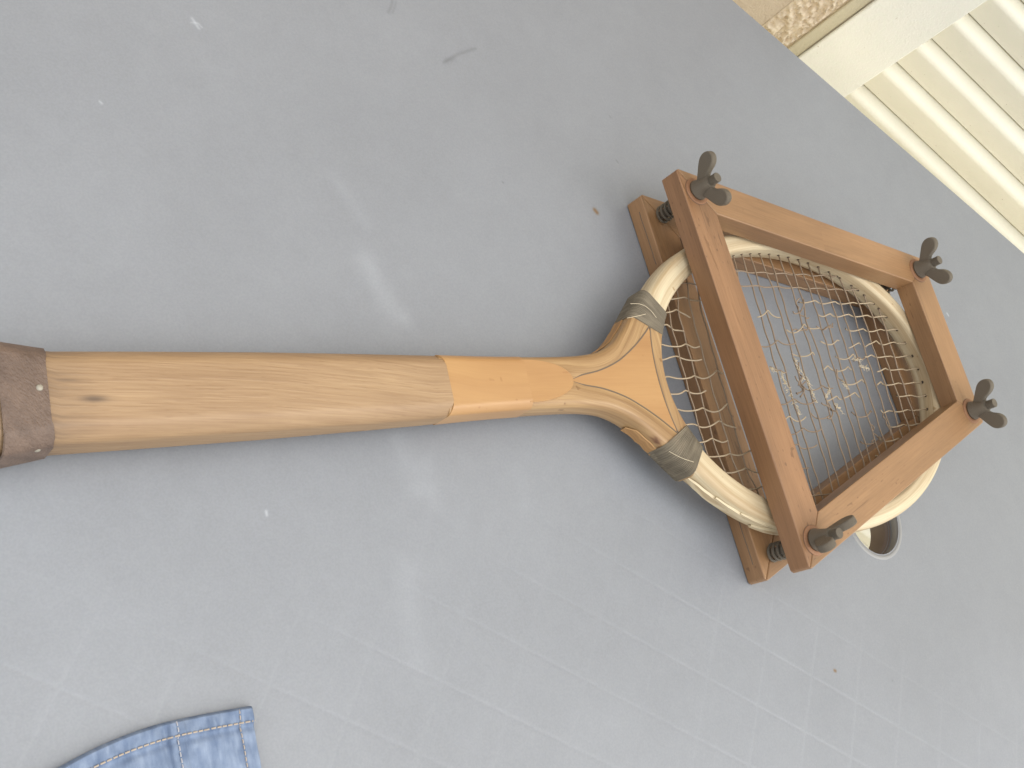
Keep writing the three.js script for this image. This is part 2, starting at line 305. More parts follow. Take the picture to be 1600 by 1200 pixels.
// ---------------------------------------------------------------- the table
const TA = 33.3 * Math.PI / 180, TT = [Math.cos(TA), Math.sin(TA)], TM = [-Math.sin(TA), Math.cos(TA)];
const toT = (x, z) => [x * TT[0] + z * TT[1], x * TM[0] + z * TM[1]];
const HOLE = [594.7, 100.2, 28];
{
  const T0 = -160, T1 = 1262, M0 = -637, M1 = 153;
  const hc = toT(HOLE[0], HOLE[1]);
  // scuffs, specks and broad pale streaks on the plastic: strokes given in world mm [x, z, half width, strength, tone]
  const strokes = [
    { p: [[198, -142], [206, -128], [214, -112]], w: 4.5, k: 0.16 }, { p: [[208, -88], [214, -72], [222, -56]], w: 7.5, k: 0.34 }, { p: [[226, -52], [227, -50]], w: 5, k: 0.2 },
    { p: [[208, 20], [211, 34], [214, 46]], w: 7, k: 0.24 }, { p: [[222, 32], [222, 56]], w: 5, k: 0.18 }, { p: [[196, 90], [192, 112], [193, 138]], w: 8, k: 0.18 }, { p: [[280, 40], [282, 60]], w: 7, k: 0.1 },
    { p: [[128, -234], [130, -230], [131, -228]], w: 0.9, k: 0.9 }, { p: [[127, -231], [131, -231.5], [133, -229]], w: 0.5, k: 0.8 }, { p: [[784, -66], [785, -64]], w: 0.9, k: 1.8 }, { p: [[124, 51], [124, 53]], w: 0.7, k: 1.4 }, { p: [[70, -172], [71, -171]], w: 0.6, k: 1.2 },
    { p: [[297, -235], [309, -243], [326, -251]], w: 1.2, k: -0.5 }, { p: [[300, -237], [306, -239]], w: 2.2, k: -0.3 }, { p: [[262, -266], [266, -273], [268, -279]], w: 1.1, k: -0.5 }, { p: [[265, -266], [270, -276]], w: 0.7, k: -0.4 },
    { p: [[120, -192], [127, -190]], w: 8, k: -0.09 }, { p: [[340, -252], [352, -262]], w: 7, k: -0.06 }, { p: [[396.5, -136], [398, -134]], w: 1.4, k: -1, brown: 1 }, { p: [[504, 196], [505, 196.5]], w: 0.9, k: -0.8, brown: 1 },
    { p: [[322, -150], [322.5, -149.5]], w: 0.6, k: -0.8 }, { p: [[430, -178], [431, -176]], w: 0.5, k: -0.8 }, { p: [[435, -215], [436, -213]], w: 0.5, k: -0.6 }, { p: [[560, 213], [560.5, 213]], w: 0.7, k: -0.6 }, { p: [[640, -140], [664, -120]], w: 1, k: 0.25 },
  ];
  strokes.forEach((s) => { s.q = s.p.map(([x, z]) => toT(x, z)); const xs = s.q.map((a) => a[0]), ys = s.q.map((a) => a[1]); s.bb = [Math.min(...xs) - 3 * s.w, Math.max(...xs) + 3 * s.w, Math.min(...ys) - 3 * s.w, Math.max(...ys) + 3 * s.w]; });
  const strokeTone = (t, m) => {
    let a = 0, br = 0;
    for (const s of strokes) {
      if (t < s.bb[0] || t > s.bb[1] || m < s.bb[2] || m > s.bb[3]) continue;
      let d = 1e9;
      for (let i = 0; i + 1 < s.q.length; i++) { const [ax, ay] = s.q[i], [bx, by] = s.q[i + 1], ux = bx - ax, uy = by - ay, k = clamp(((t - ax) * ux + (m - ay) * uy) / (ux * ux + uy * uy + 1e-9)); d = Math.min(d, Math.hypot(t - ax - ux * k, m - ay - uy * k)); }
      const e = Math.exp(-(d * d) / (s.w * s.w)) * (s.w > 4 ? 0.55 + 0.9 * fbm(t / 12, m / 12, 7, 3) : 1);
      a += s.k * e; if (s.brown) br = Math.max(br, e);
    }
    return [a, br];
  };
  // shallow sink marks along the ribs under the top
  const ribT = (t) => { const u = (t - hc[0]) / 42.8, k = Math.round(u); return Math.abs(u - k) * 42.8; };
  const ribM = (m) => { const u = (m + 100) / 37.6, k = Math.round(u); return Math.abs(u - k) * 37.6; };
  const rib = (t, m) => { const a = Math.exp(-Math.pow(ribT(t) / 1.1, 2)), b = Math.exp(-Math.pow(ribM(m) / 1.1, 2)); const lo = lerp(15, -190, smooth(90, 380, t)); return smooth(lo, lo + 90, m) * (0.35 + 0.65 * fbm(t / 160, m / 160, 221, 2)) * (a + b - a * b); };
  const tw = 2048, th = 1140, px = (T1 - T0) / tw;
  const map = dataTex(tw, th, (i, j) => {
    const t = T0 + (i + 0.5) * px, m = M0 + (j + 0.5) * (M1 - M0) / th;
    const n = fbm(t / 90, m / 90, 201, 4) - 0.5, f = hash(i, j, 3) - 0.5, c = fbm(t / 9, m / 9, 205, 3) - 0.5;
    const [a, br] = strokeTone(t, m);
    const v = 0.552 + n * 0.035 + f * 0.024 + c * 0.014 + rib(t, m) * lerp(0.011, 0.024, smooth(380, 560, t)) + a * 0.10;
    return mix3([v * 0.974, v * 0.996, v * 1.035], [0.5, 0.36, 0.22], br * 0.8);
  }, true, false);
  const rough = dataTex(1024, 570, (i, j) => {
    const t = T0 + (i + 0.5) * px * 2, m = M0 + (j + 0.5) * (M1 - M0) / 570;
    const v = 0.39 + (fbm(t / 40, m / 40, 211, 4) - 0.5) * 0.12; return [v, v, v];
  }, false, false);
  const bump = dataTex(tw, th, (i, j) => {
    const t = T0 + (i + 0.5) * px, m = M0 + (j + 0.5) * (M1 - M0) / th;
    const v = 0.75 - 0.24 * rib(t, m) + (fbm(t / 2, m / 2, 223, 2) - 0.5) * 0.06;
    return [v, v, v];
  }, false, false);
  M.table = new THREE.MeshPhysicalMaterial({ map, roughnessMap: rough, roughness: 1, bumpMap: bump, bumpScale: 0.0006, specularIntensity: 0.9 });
  const c = [(T0 + T1) / 2, (M0 + M1) / 2], base = [TT[0] * c[0] + TM[0] * c[1], -716, TT[1] * c[0] + TM[1] * c[1]];
  const tb = thing('garden_table', 'grey plastic garden table with a parasol hole in its top', 'table', base);
  const toW = (g) => { g.applyMatrix4(new THREE.Matrix4().makeBasis(v3(TT[0], 0, TT[1]), v3(0, 1, 0), v3(TM[0], 0, TM[1]))); return g; };
  const rr = (a, b2, c2, d, r) => { const o = []; for (const [cx, cz, s] of [[b2 - r, d - r, 0], [a + r, d - r, 1], [a + r, c2 + r, 2], [b2 - r, c2 + r, 3]]) for (let i = 0; i <= 8; i++) { const q = (s + i / 8) * Math.PI / 2; o.push([cx + Math.cos(q) * r, cz + Math.sin(q) * r]); } return o; };
  const circ = (r, n = 64) => Array.from({ length: n }, (_, i) => [hc[0] + Math.cos(i / n * 2 * Math.PI) * r, hc[1] + Math.sin(i / n * 2 * Math.PI) * r]);
  const top = plate(rr(T0, T1, M0, M1, 60), -9, 0, 1.6, 4, [circ(HOLE[2] + 1)]);
  { const p = top.attributes.position, uv = new Float32Array(p.count * 2); for (let i = 0; i < p.count; i++) { uv[2 * i] = (p.getX(i) - T0) / (T1 - T0); uv[2 * i + 1] = (p.getZ(i) - M0) / (M1 - M0); } top.setAttribute('uv', new THREE.BufferAttribute(uv, 2)); }
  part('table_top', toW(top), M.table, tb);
  M.plastic = new THREE.MeshStandardMaterial({ color: new THREE.Color(0.35, 0.345, 0.34), roughness: 0.5 });
  M.plasticDark = new THREE.MeshStandardMaterial({ color: new THREE.Color(0.17, 0.13, 0.105), roughness: 0.6 });
  // hole: bright eased lip, collar below it
  const lip = new THREE.LatheGeometry([[28.6, -7], [27.6, -3], [27.7, -1.2], [28.4, 0.1], [29.6, 0.5], [30.8, 0.25], [31.4, 0]].map(([r, y]) => new THREE.Vector2(r, y)), 72); lip.translate(hc[0], 0, hc[1]);
  part('hole_rim', toW(lip), new THREE.MeshStandardMaterial({ color: new THREE.Color(0.29, 0.29, 0.29), roughness: 0.45 }), tb);
  const col = new THREE.LatheGeometry([[30.4, -8], [27.9, -8.4], [27.5, -9.5], [25.8, -10], [25.6, -12], [25.3, -24], [27.2, -24], [28, -10]].map(([r, y]) => new THREE.Vector2(r, y)), 72); col.translate(hc[0], 0, hc[1]);
  part('hole_collar', toW(col), M.plasticDark, tb, 'dark brown collar inside the parasol hole');
  const skirt = plate(rr(T0 + 1, T1 - 1, M0 + 1, M1 - 1, 59), -45, -9.2, 0.5, 1, [rr(T0 + 5, T1 - 5, M0 + 5, M1 - 5, 55)]);
  part('apron', toW(skirt), M.plastic, tb);
  for (const [t, m] of [[T0 + 70, M0 + 70], [T1 - 70, M0 + 70], [T0 + 70, M1 - 70], [T1 - 70, M1 - 70]]) {
    const l = new THREE.CylinderGeometry(30, 22, 700, 20); l.translate(t, -360, m); part('leg', toW(l), M.plastic, tb);
  }
}

// ---------------------------------------------------------------- the racket
const RC = (u) => 18.5 + u * 0.0135;                                // height of its middle plane
const rOff = (u) => -2.2 * (1 - smooth(320, 440, u));
const racket = thing('tennis_racket', 'old wooden tennis racket with broken gut strings clamped in the press', 'racket', [340, 0, 0]);
function bend(g) { const p = g.attributes.position; for (let i = 0; i < p.count; i++) { const u = p.getX(i); p.setY(i, p.getY(i) + RC(u)); p.setZ(i, p.getZ(i) + rOff(u)); } return g; }
// octagon section
function octo(u, W, H, c, curve = 0) {
  const o = [[W, H - c], [W - c, H], [-(W - c), H], [-W, H - c], [-W, -(H - c)], [-(W - c), -H], [W - c, -H], [W, -(H - c)]], out = [];
  for (let i = 0; i < 8; i++) {
    const p = o[(i + 7) % 8], q = o[i], r = o[(i + 1) % 8], l1 = Math.hypot(p[0] - q[0], p[1] - q[1]), l2 = Math.hypot(r[0] - q[0], r[1] - q[1]), d = Math.min(3.0, l1 * 0.4, l2 * 0.4);
    const A = [q[0] + (p[0] - q[0]) * d / l1, q[1] + (p[1] - q[1]) * d / l1], B = [q[0] + (r[0] - q[0]) * d / l2, q[1] + (r[1] - q[1]) * d / l2];
    for (const t of [0, 0.25, 0.5, 0.75, 1]) out.push([0, 1].map((k) => A[k] * (1 - t) ** 2 + 2 * q[k] * t * (1 - t) + B[k] * t * t));
  }
  return out.reverse().map(([z, y]) => v3(u + curve * (1 - (z / W) ** 2), y, z));
}
{
  // handle
  const st = [[-6, 24, 17.4, 6], [0, 23.6, 17.2, 6], [10, 22.2, 16.6, 6], [24, 21.3, 16.0, 6], [60, 21, 15.7, 6], [120, 20.3, 14.8, 5.8], [180, 19, 13.4, 5.4], [214, 18, 12.5, 5], [222, 17.7, 12.35, 5]];
  const loops = st.map(([u, W, H, c], i) => octo(u, W, H, c, i === st.length - 1 ? 4 : 0));
  const hg = bend(loft(loops, { crease: 0.5, vOff: 0.01 }));
  part('handle', hg, M.handle, racket);
  const cap = [[0, 25.2, 18.4, 6.5], [0.6, 25.7, 18.6, 6.5], [10, 24.2, 18.0, 6.5], [17.7, 22.8, 17.1, 6.4], [19.3, 22.6, 16.9, 6.4], [19.5, 21.6, 16.2, 6.2]].map(([u, W, H, c], i) => octo(u, W, H, c, i > 2 ? -1.6 - (i > 3 ? 0.6 : 0) : 0).map((p) => v3(p.x + (i > 2 ? 1.8 : 0) + (i > 3 ? (fbm(p.z / 6, p.y / 6, 4, 2) - 0.5) * 1.6 : 0), p.y, p.z)));
  const cp = part('butt_strip', bend(loft(cap, { crease: 0.6, caps: false })), M.leather, racket, 'dark brown leather strip round the butt');
  for (const [u, z, y] of [[16, -1.6, 17.4], [14.5, 23.1, 8.5]]) { const s = new THREE.SphereGeometry(1.5, 16, 10); s.scale(1, 0.55, 1); if (z > 10) s.rotateX(Math.PI / 2.3); s.translate(u, y, z); sub('nail', bend(s), M.nail, cp); }
  // shaft overlay, ends in a round tongue
  const sh = [];
  for (const [u, W, H] of [[222.3, 17.6, 12.1], [226, 17.4, 12.05], [245, 16.7, 11.8], [262, 16.25, 11.6], [278, 16.05, 11.5]]) sh.push(octo(u, W, H, 3.4, u < 227 ? 4 : 0));
  part('shaft', bend(loft(sh, { crease: 0.5, vOff: 0.03 })), M.shaft, racket, 'pale orange wood shaft piece');
  const tong = []; for (let i = 0; i <= 24; i++) { const a = -Math.PI / 2 + i / 24 * Math.PI; tong.push([278 + Math.cos(a) * 33, Math.sin(a) * 12.9]); }
  tong.unshift([276, -12.9]); tong.push([276, 12.9]);
  part('shaft_tongue', bend(grainUV(plate(tong, 9, 11.35, 0.25, 1), 1, 0, [0.1, 0.03])), M.shaft, racket);
}
// frame: pairs (outer, inner) along one side of the throat, then round the head
const EC = 528, EA = 140.5, EB = 98, OA = 156.3, OB = 115;
const armPairs = [[[222, 17.3], [222, 0.15]], [[245, 16.5], [245, 0.15]], [[270, 15.9], [270, 0.15]], [[300, 15.8], [299, 0.15]], [[312, 16], [310, 0.4]], [[324, 16.6], [319, 3.2]], [[338, 18.8], [334, 6]], [[352, 25], [350, 11.6]], [[362, 33.5], [361, 17.8]], [[371, 42.5], [371, 24.6]], [[379, 51], [379, 31]], [[385, 57.2], [387, 36.2]], [[390, 62.5], [395, 38.5]]];
function resample(list, n) {                                        // smooth pairs
  const c1 = new THREE.CatmullRomCurve3(list.map(([o]) => v3(o[0], 0, o[1])), false, 'centripetal'), c2 = new THREE.CatmullRomCurve3(list.map(([, i]) => v3(i[0], 0, i[1])), false, 'centripetal');
  return Array.from({ length: n + 1 }, (_, k) => { const a = c1.getPoint(k / n), b = c2.getPoint(k / n); return [[a.x, a.z], [b.x, b.z]]; });
}
function section(O, I, hh, ro, ri) {                                // rounded bar section between plan points O and I
  const dx = I[0] - O[0], dz = I[1] - O[1], w = Math.hypot(dx, dz), ex = dx / w, ez = dz / w, out = [];
  const cr = (ca, cy, r, s) => { for (let i = 0; i <= 4; i++) { const q = s + i / 4 * Math.PI / 2; out.push([ca + Math.cos(q) * r, cy + Math.sin(q) * r]); } };
  ro = Math.min(ro, w * 0.45, hh * 0.9); ri = Math.min(ri, w * 0.45, hh * 0.9);
  cr(w - ri, hh - ri, ri, 0); cr(ro, hh - ro, ro, Math.PI / 2); cr(ro, -hh + ro, ro, Math.PI); cr(w - ri, -hh + ri, ri, 1.5 * Math.PI);
  return out.map(([a, y]) => v3(O[0] + ex * a, y, O[1] + ez * a));
}
const flip = (s, side) => (side > 0 ? s : s.map((p) => v3(p.x, p.y, -p.z)).reverse());
const headPair = (q) => { // q: angle round the ellipse, pi = throat, 0 = tip
  const I = [EC + EA * Math.cos(q), EB * Math.sin(q)];
  const n = Math.hypot(Math.cos(q) / EA, Math.sin(q) / EB), nx = Math.cos(q) / EA / n, nz = Math.sin(q) / EB / n;
  const th = lerp(13.2, 17, smooth(-0.15, -0.65, Math.cos(q)));
  return [[I[0] + nx * th, I[1] + nz * th], I];
};
{
  for (const side of [1, -1]) {
    const rs = resample(armPairs, 40);
    const loops = rs.map(([o, i], k) => section(o, i, lerp(11.2, 9.2, smooth(240, 345, o[0])), 4.5, 0.25));
    part('throat_arm', bend(loft(side > 0 ? loops : loops.map((l) => flip(l, -1)), { crease: 0.7, vOff: side > 0 ? 0.02 : 0.07 })), M.arm, racket);
  }
  // the bent head, from whipping to whipping
  const a0 = Math.PI - 0.405, hl = [];
  for (let k = 0; k <= 140; k++) {
    const q = a0 - k / 140 * 2 * a0, pr = headPair(q);
    const lim = smooth(a0 - 0.25, a0, Math.abs(q));
    // ease the outside into the arm's outline
    if (lim > 0) { const s = Math.sign(q), t = [386 + 3 * (1 - lim), s * (59 + 5 * (1 - lim))]; pr[0] = [lerp(pr[0][0], t[0], lim * lim), lerp(pr[0][1], t[1], lim * lim)]; }
    hl.push(section(pr[0], pr[1], 9, 4.4, 3.6));
  }
  part('rim', bend(loft(hl, { crease: 0.8 })), M.rim, racket, 'pale bent ash rim of the head');
  // throat wedge, bow piece and inlaid dark lines
  const wc = new THREE.CatmullRomCurve3([[309.5, 0.3], [319, 3.0], [334, 5.8], [350, 11.4], [361, 17.6], [371, 24.4], [379, 30.8], [384, 35.2]].map(([x, z]) => v3(x, 0, z)), false, 'centripetal').getPoints(40);
  const bow = []; for (let i = 0; i <= 24; i++) { const z = 35 - i / 24 * 70; bow.push([380.2 + 4.6 * (z / 35) ** 2, z]); }
  const wedge = [...wc.map((p) => [p.x, p.z]), ...bow.slice(1, -1), ...wc.map((p) => [p.x, -p.z]).reverse()];
  part('throat_wedge', bend(grainUV(plate(wedge, -9.2, 9.25, 0.3, 1), 1, 0, [0.25, 0.05])), M.wedge, racket, 'smooth orange wedge in the throat');
  const bowIn = []; for (let i = 0; i <= 24; i++) { const z = -36.5 + i / 24 * 73; bowIn.push([EC - EA * Math.sqrt(1 - (z / EB) ** 2), z]); }
  part('throat_bow', bend(grainUV(plate([...bow.map(([x, z]) => [x + 0.1, z]), ...bowIn], -9.2, 9.1, 1.1, 3), 0, 1, [0.2, 0.02])), M.arm, racket);
  const line = (pts, w, y) => { const loops = pts.map((p, i) => { const a = pts[Math.max(0, i - 1)], b = pts[Math.min(pts.length - 1, i + 1)], l = Math.hypot(b[0] - a[0], b[1] - a[1]) || 1, nx = -(b[1] - a[1]) / l * w, nz = (b[0] - a[0]) / l * w; return [v3(p[0] + nx, y, p[1] + nz), v3(p[0] - nx, y, p[1] - nz), v3(p[0] - nx, y - 0.6, p[1] - nz), v3(p[0] + nx, y - 0.6, p[1] + nz)]; }); return loft(loops, { crease: 0.3 }); };
  for (const s of [1, -1]) part('inlay_line', bend(line(wc.map((p) => [p.x, s * p.z]), 0.42, 9.42)), M.ink, racket);
  part('inlay_line', bend(line(bow, 0.36, 9.4)), M.ink, racket);
  // whippings: wound thread, each turn a ridge
  for (const side of [1, -1]) {
    const A = [[365.5, 38.6], [390.8, 29.5]], B = [[386.5, 60.5], [402.3, 44.6]], loops = [], n = 132;
    const K = (t) => { // outer point follows the outline
      const o = resample(armPairs, 60), q = lerp(0.75, 0.985, t); const i = Math.min(59, Math.floor(q * 60)), f = q * 60 - i; return [[lerp(o[i][0][0], o[i + 1][0][0], f), lerp(o[i][0][1], o[i + 1][0][1], f)]]; };
    for (let k = 0; k <= n; k++) {
      const t = k / n, [o] = K(t), zi = lerp(30, 44.5, t), I = [EC - EA * Math.sqrt(1 - (zi / EB) ** 2), zi];
      const b = 0.75 + 0.32 * Math.abs(Math.sin(t * 22 * Math.PI)), dx = I[0] - o[0], dz = I[1] - o[1], w = Math.hypot(dx, dz);
      loops.push(section([o[0] - dx / w * b, o[1] - dz / w * b], [I[0] + dx / w * b, I[1] + dz / w * b], 9.3 + b, 5.3, 4));
    }
    part('whipping', bend(loft(side > 0 ? loops : loops.map((l) => flip(l, -1)), { crease: 1.2 })), M.thread, racket, side > 0 ? 'grey thread whipping on the lower arm of the throat' : 'grey thread whipping on the upper arm of the throat');
  }
  // loose thread ends on the whippings
  const loose = [[[372, -50, 10.6], [378, -49, 13], [386, -46, 12], [391, -41, 10.8]], [[366, -40, 10.6], [374, -41, 12.4], [382, -43, 11.4]], [[372, 47, 10.4], [378, 52, 13], [388, 55, 12.4]], [[384, 34, 10.6], [391, 38, 12.4], [396, 45, 11]]].slice(0, 3).map((l) => tube(l.map(([u, z, y]) => v3(u, y, z)), 0.16, 4));
  loose.forEach((l) => part('loose_thread', bend(l), M.fray, racket));
  // outer ply lifting off along the throat arms
  const rnd = R(77);
  for (const [side, ta, tb, lift] of [[-1, 0.52, 0.76, 0.5], [1, 0.6, 0.76, 0.7]]) {
    const o = resample(armPairs, 80), loops = [];
    const i0 = Math.round(ta * 80), i1 = Math.round(tb * 80);
    for (let i = i0; i <= i1; i++) {
      const t = (i - i0) / (i1 - i0), a = o[Math.max(0, i - 1)][0], b = o[Math.min(80, i + 1)][0], l = Math.hypot(b[0] - a[0], b[1] - a[1]), nx = -(b[1] - a[1]) / l, nz = (b[0] - a[0]) / l;
      const off = 0.15 + lift * Math.pow(1 - t, 1.6) * 0.7, top = 2.2 + 1.6 * (vn(i * 0.35, 3, 5 + side) - 0.5) - 4 * Math.max(0, 1 - (i - i0) / 3), th = 0.55, bot = -6.5 + 2 * (vn(i * 0.7, 9, 3) - 0.5), c = o[i][0];
      loops.push(flip([v3(c[0] + nx * (off + th), top - 0.6, c[1] + nz * (off + th)), v3(c[0] + nx * off, top, c[1] + nz * off), v3(c[0] + nx * off, bot, c[1] + nz * off), v3(c[0] + nx * (off + th), bot, c[1] + nz * (off + th))], side));
    }
    part('outer_ply', bend(loft(loops, { crease: 0.6 })), M.ply, racket, 'outer wood ply splitting away from the throat');
  }
  const sliver = (q, len, off, y, h, tw) => { // splinters on the outside of the rim
    const loops = [];
    for (let k = 0; k <= 14; k++) { const t = k / 14, a = q - t * len, [o, i] = headPair(a), w = Math.hypot(o[0] - i[0], o[1] - i[1]), nx = (o[0] - i[0]) / w, nz = (o[1] - i[1]) / w, f = Math.sin(Math.PI * Math.min(1, t * 0.9 + 0.08)), d = off * (1 - t) * (1 - t) + 0.1, th = 0.25 + 0.8 * f, hh = h * (0.15 + f) * (0.8 + 0.4 * vn(k * 0.9, q * 30, 3)), yy = y + tw * t;
      loops.push([v3(o[0] + nx * (d + th), yy + hh * 0.8, o[1] + nz * (d + th)), v3(o[0] + nx * (d - 0.6), yy + hh, o[1] + nz * (d - 0.6)), v3(o[0] + nx * (d - 0.6), yy - hh, o[1] + nz * (d - 0.6)), v3(o[0] + nx * (d + th), yy - hh * 0.8, o[1] + nz * (d + th))]); }
    return loft(loops, { crease: 0.6 });
  };
  for (const a of [[2.62, 0.32, 2.2, -1, 3.2, -1], [2.45, 0.36, 1.2, 2.6, 2.4, -3], [2.2, 0.3, 1.6, -2.4, 3, 2], [2.3, 0.2, 0.8, 4, 1.4, -1]]) part('splinter', bend(sliver(...a)), M.rim, racket);
}
// strings
const inside = (u) => EB * Math.sqrt(Math.max(0, 1 - ((u - EC) / EA) ** 2));
const insideU = (z) => EA * Math.sqrt(Math.max(0, 1 - (z / EB) ** 2));
const crossU = [], mainV = [];
{
  // cross strings, pulled together in pairs in the middle
  const holes = [416, 428, 439.5, 451, 462.5, 474, 485, 493.5, 502.5, 512, 522, 532.5, 542.5, 553, 563.5, 574, 584.5, 595.5, 606.5, 618, 630, 643];
  const mids = [414, 423.5, 436, 446, 460, 468, 483, 490, 504, 511.5, 525.5, 532.5, 546.5, 554.5, 566.5, 575, 587.5, 597.5, 609.5, 620.5, 632, 643];
  for (let j = 0; j < 8; j++) { mainV.push(5.5 + 11 * j, -(5.5 + 11 * j)); }
  mainV.sort((a, b) => a - b);
  const uAt = (k, z) => { const W = inside(holes[k]), t = Math.abs(z) / W; return lerp(mids[k], holes[k], smooth(0.66, 1, t)); };
  crossU.push(uAt, holes);
  const rnd = R(11);
  holes.forEach((u0, k) => {
    const W = inside(u0), pts = [], n = 34, side = k % 2 ? 1 : -1, amp = 0.32, ph = rnd() * 6;
    for (let i = 0; i <= n; i++) {
      const z = lerp(-W - 1.5, W + 1.5, i / n), mid = 1 - Math.abs(z) / W;
      // shaky where a broken main is still caught in it
      const wob = 0.22 * Math.max(0, mid) * (fbm(z / 9 + ph * 3, k * 5.3, 19, 2) - 0.5) * 2;
      let pull = 0;
      if (k === 12 || k === 13) pull = -3.4 * Math.exp(-(((z + 43) / 9) ** 2)) * (k === 13 ? 1 : 0.2);
      if (k === 7 || k === 9) pull += 2 * Math.exp(-(((z + 8) / 7) ** 2));
      pts.push(v3(uAt(k, z) + wob + pull, amp * Math.sin(z / 11 * Math.PI + (side > 0 ? 0 : Math.PI)) - 0.5 * mid, z));
    }
    part('string', bend(tube(pts, 0.56, 5, false, 90)), M.gut, racket);
  });
  // main strings: whole at the sides, snapped in the middle
  const kinked = (z, ua, ub, ph, wobble, free) => { // path along u, weaving over and under the crosses
    const pts = []; let d = 0;
    for (let u = ua; u <= ub + 0.01; u += 2.4) {
      const w = Math.PI * (u / 11.4) + ph; d = (u - ua) / (ub - ua);
      const loosen = free === 1 ? d : free === -1 ? 1 - d : free === 2 ? 1 : 0;
      pts.push(v3(u, 1.0 * Math.sin(w) * (1 + loosen) + loosen * loosen * 1.2 * (vn(u / 9, z, 3) - 0.2), z + wobble * (0.4 + loosen) * (fbm(u / 13, z * 3.1, 5, 2) - 0.5) * 2 + wobble * loosen * 0.9 * Math.cos(w)));
    }
    return pts;
  };
  mainV.forEach((z, i) => {
    const a = EC - insideU(z), b = EC + insideU(z), ph = i % 2 ? 0 : Math.PI;
    if (z < -70 || z > 80) { part('string', bend(tube(kinked(z, a - 1, b + 1, ph, 0.5, 0), 0.56, 5)), M.gut, racket); return; }
    // stub at the throat
    const l1 = 24 + 40 * rnd(), l2 = (z < -55 ? 74 : z < -30 ? 62 : 38) + 26 * rnd();
    const s1 = kinked(z + (fbm(z, 1, 3, 1) - 0.5) * 3, a - 1, a + l1, ph, 2.2, 1); s1[s1.length - 1].y += 1.5; s1[s1.length - 1].z += (rnd() - 0.5) * 5;
    part('string', bend(tube(s1, 0.54, 5)), M.gutPale, racket);
    // stub at the tip
    const s2 = kinked(z, b - l2, b + 1, ph, 1.2, -1); s2[0].y += (rnd() - 0.3) * 2; s2[0].z += (rnd() - 0.5) * 5;
    part('string', bend(tube(s2, 0.54, 5)), M.gutPale, racket);
    // scraps left between the crosses
    let u = 478 + rnd() * 30;
    while (u < b - l2 - 18) {
      const len = 14 + rnd() * 34, e = Math.min(u + len, b - l2 - 6);
      if (e - u > 9 && rnd() < 0.62) { const p = kinked(z + (rnd() - 0.5) * 5, u, e, ph, 2.0, 2); part('string', bend(tube(p, 0.5, 5)), rnd() < 0.5 ? M.gut : M.gutPale, racket); }
      u = e + 8 + rnd() * 26;
    }
  });
  // the snarls: loops of snapped string round the crosses
  const snarl = (u0, z0, L, seed, turn) => { const r = R(seed), p = []; let u = u0, z = z0, a = turn; for (let i = 0; i < L; i++) { p.push(v3(u, (r() - 0.35) * 3.2, z)); a += (r() - 0.5) * 1.5; u += Math.cos(a) * 3; z += Math.sin(a) * 3; } return p; };
  for (const [u, z, L, s, t] of [[538, -52, 9, 3, 1.2], [556, -48, 9, 9, 2.4], [560, -41, 7, 14, 0.6], [553, -40, 8, 21, 2.9], [566, -38, 7, 22, 0.2], [498, -11, 6, 23, 1.4], [528, -13, 8, 31, 1.7], [520, -3, 8, 33, 1.1], [546, 14, 9, 37, 0.1], [538, 18, 8, 41, 0.4], [514, 10, 7, 43, 0.5], [590, -13, 7, 47, 0.2], [576, 2, 6, 53, 2.6], [588, 36, 7, 55, 0.7], [605, 28, 7, 57, 1.6], [570, 48, 7, 59, 0.4]])
    part('string', bend(tube(snarl(u, z, L, s, t), 0.5, 5)), s % 4 ? M.gut : M.gutPale, racket);
  // frayed gut: hair-fine fibres in tufts
  const fr = R(91);
  for (const [u, z, len, n, dir] of [[526, -9, 16, 30, 1.35], [532, 6, 20, 36, 1.45], [498, -9, 7, 12, 0.6], [508, 4, 22, 34, 1.4], [512, 20, 14, 16, 1.45], [593, -14, 10, 18, 0.1], [600, -8, 12, 16, 0.1], [571, 5, 6, 14, 0.9], [548, 12, 9, 18, -0.7], [556, 22, 10, 16, 0.9]]) {
    const list = [];
    for (let i = 0; i < n; i++) {
      const a = dir + (fr() - 0.5) * 1.4, t = (fr() - 0.5) * len, x = u + Math.cos(dir) * t + (fr() - 0.5) * 1.6, y = 0.3 + (fr() - 0.3) * 1.6, q = z + Math.sin(dir) * t + (fr() - 0.5) * 1.6, l = 1.2 + fr() * 2.6, c = (fr() - 0.5) * 1.6;
      list.push(tube([v3(x, y, q), v3(x + Math.cos(a) * l * 0.5, y + 0.6 * fr(), q + Math.sin(a) * l * 0.5), v3(x + Math.cos(a + c) * l, y + (fr() - 0.3) * 1.6, q + Math.sin(a + c) * l)], 0.15 + 0.11 * fr(), 3, false, 4));
    }
    part('frayed_fibres', bend(mergeGeometries(list)), M.fray, racket, null, 'stuff');
  }
  // drilled string holes on the inside of the rim
  const hg = [];
  const hole = (u, z, nu, nz) => { const c = new THREE.CylinderGeometry(1.15, 1.15, 0.7, 12); c.rotateZ(Math.PI / 2); c.rotateY(-Math.atan2(nz, nu)); c.scale(1, 0.75, 1); c.translate(u, 0, z); hg.push(c); };
  holes.forEach((u) => { const W = inside(u); for (const s of [1, -1]) { const q = Math.asin(clamp(W / EB)), n = [(u - EC) / EA / EA, s * W / EB / EB], l = Math.hypot(...n); hole(u + s * 0, s * W, n[0] / l, n[1] / l); } });
  mainV.forEach((z) => { const D = insideU(z); for (const s of [1, -1]) { const n = [s * D / EA / EA, z / EB / EB], l = Math.hypot(...n); hole(EC + s * D, z, n[0] / l, n[1] / l); } });
  part('string_hole', bend(mergeGeometries(hg)), M.hole, racket, null, 'stuff');
}

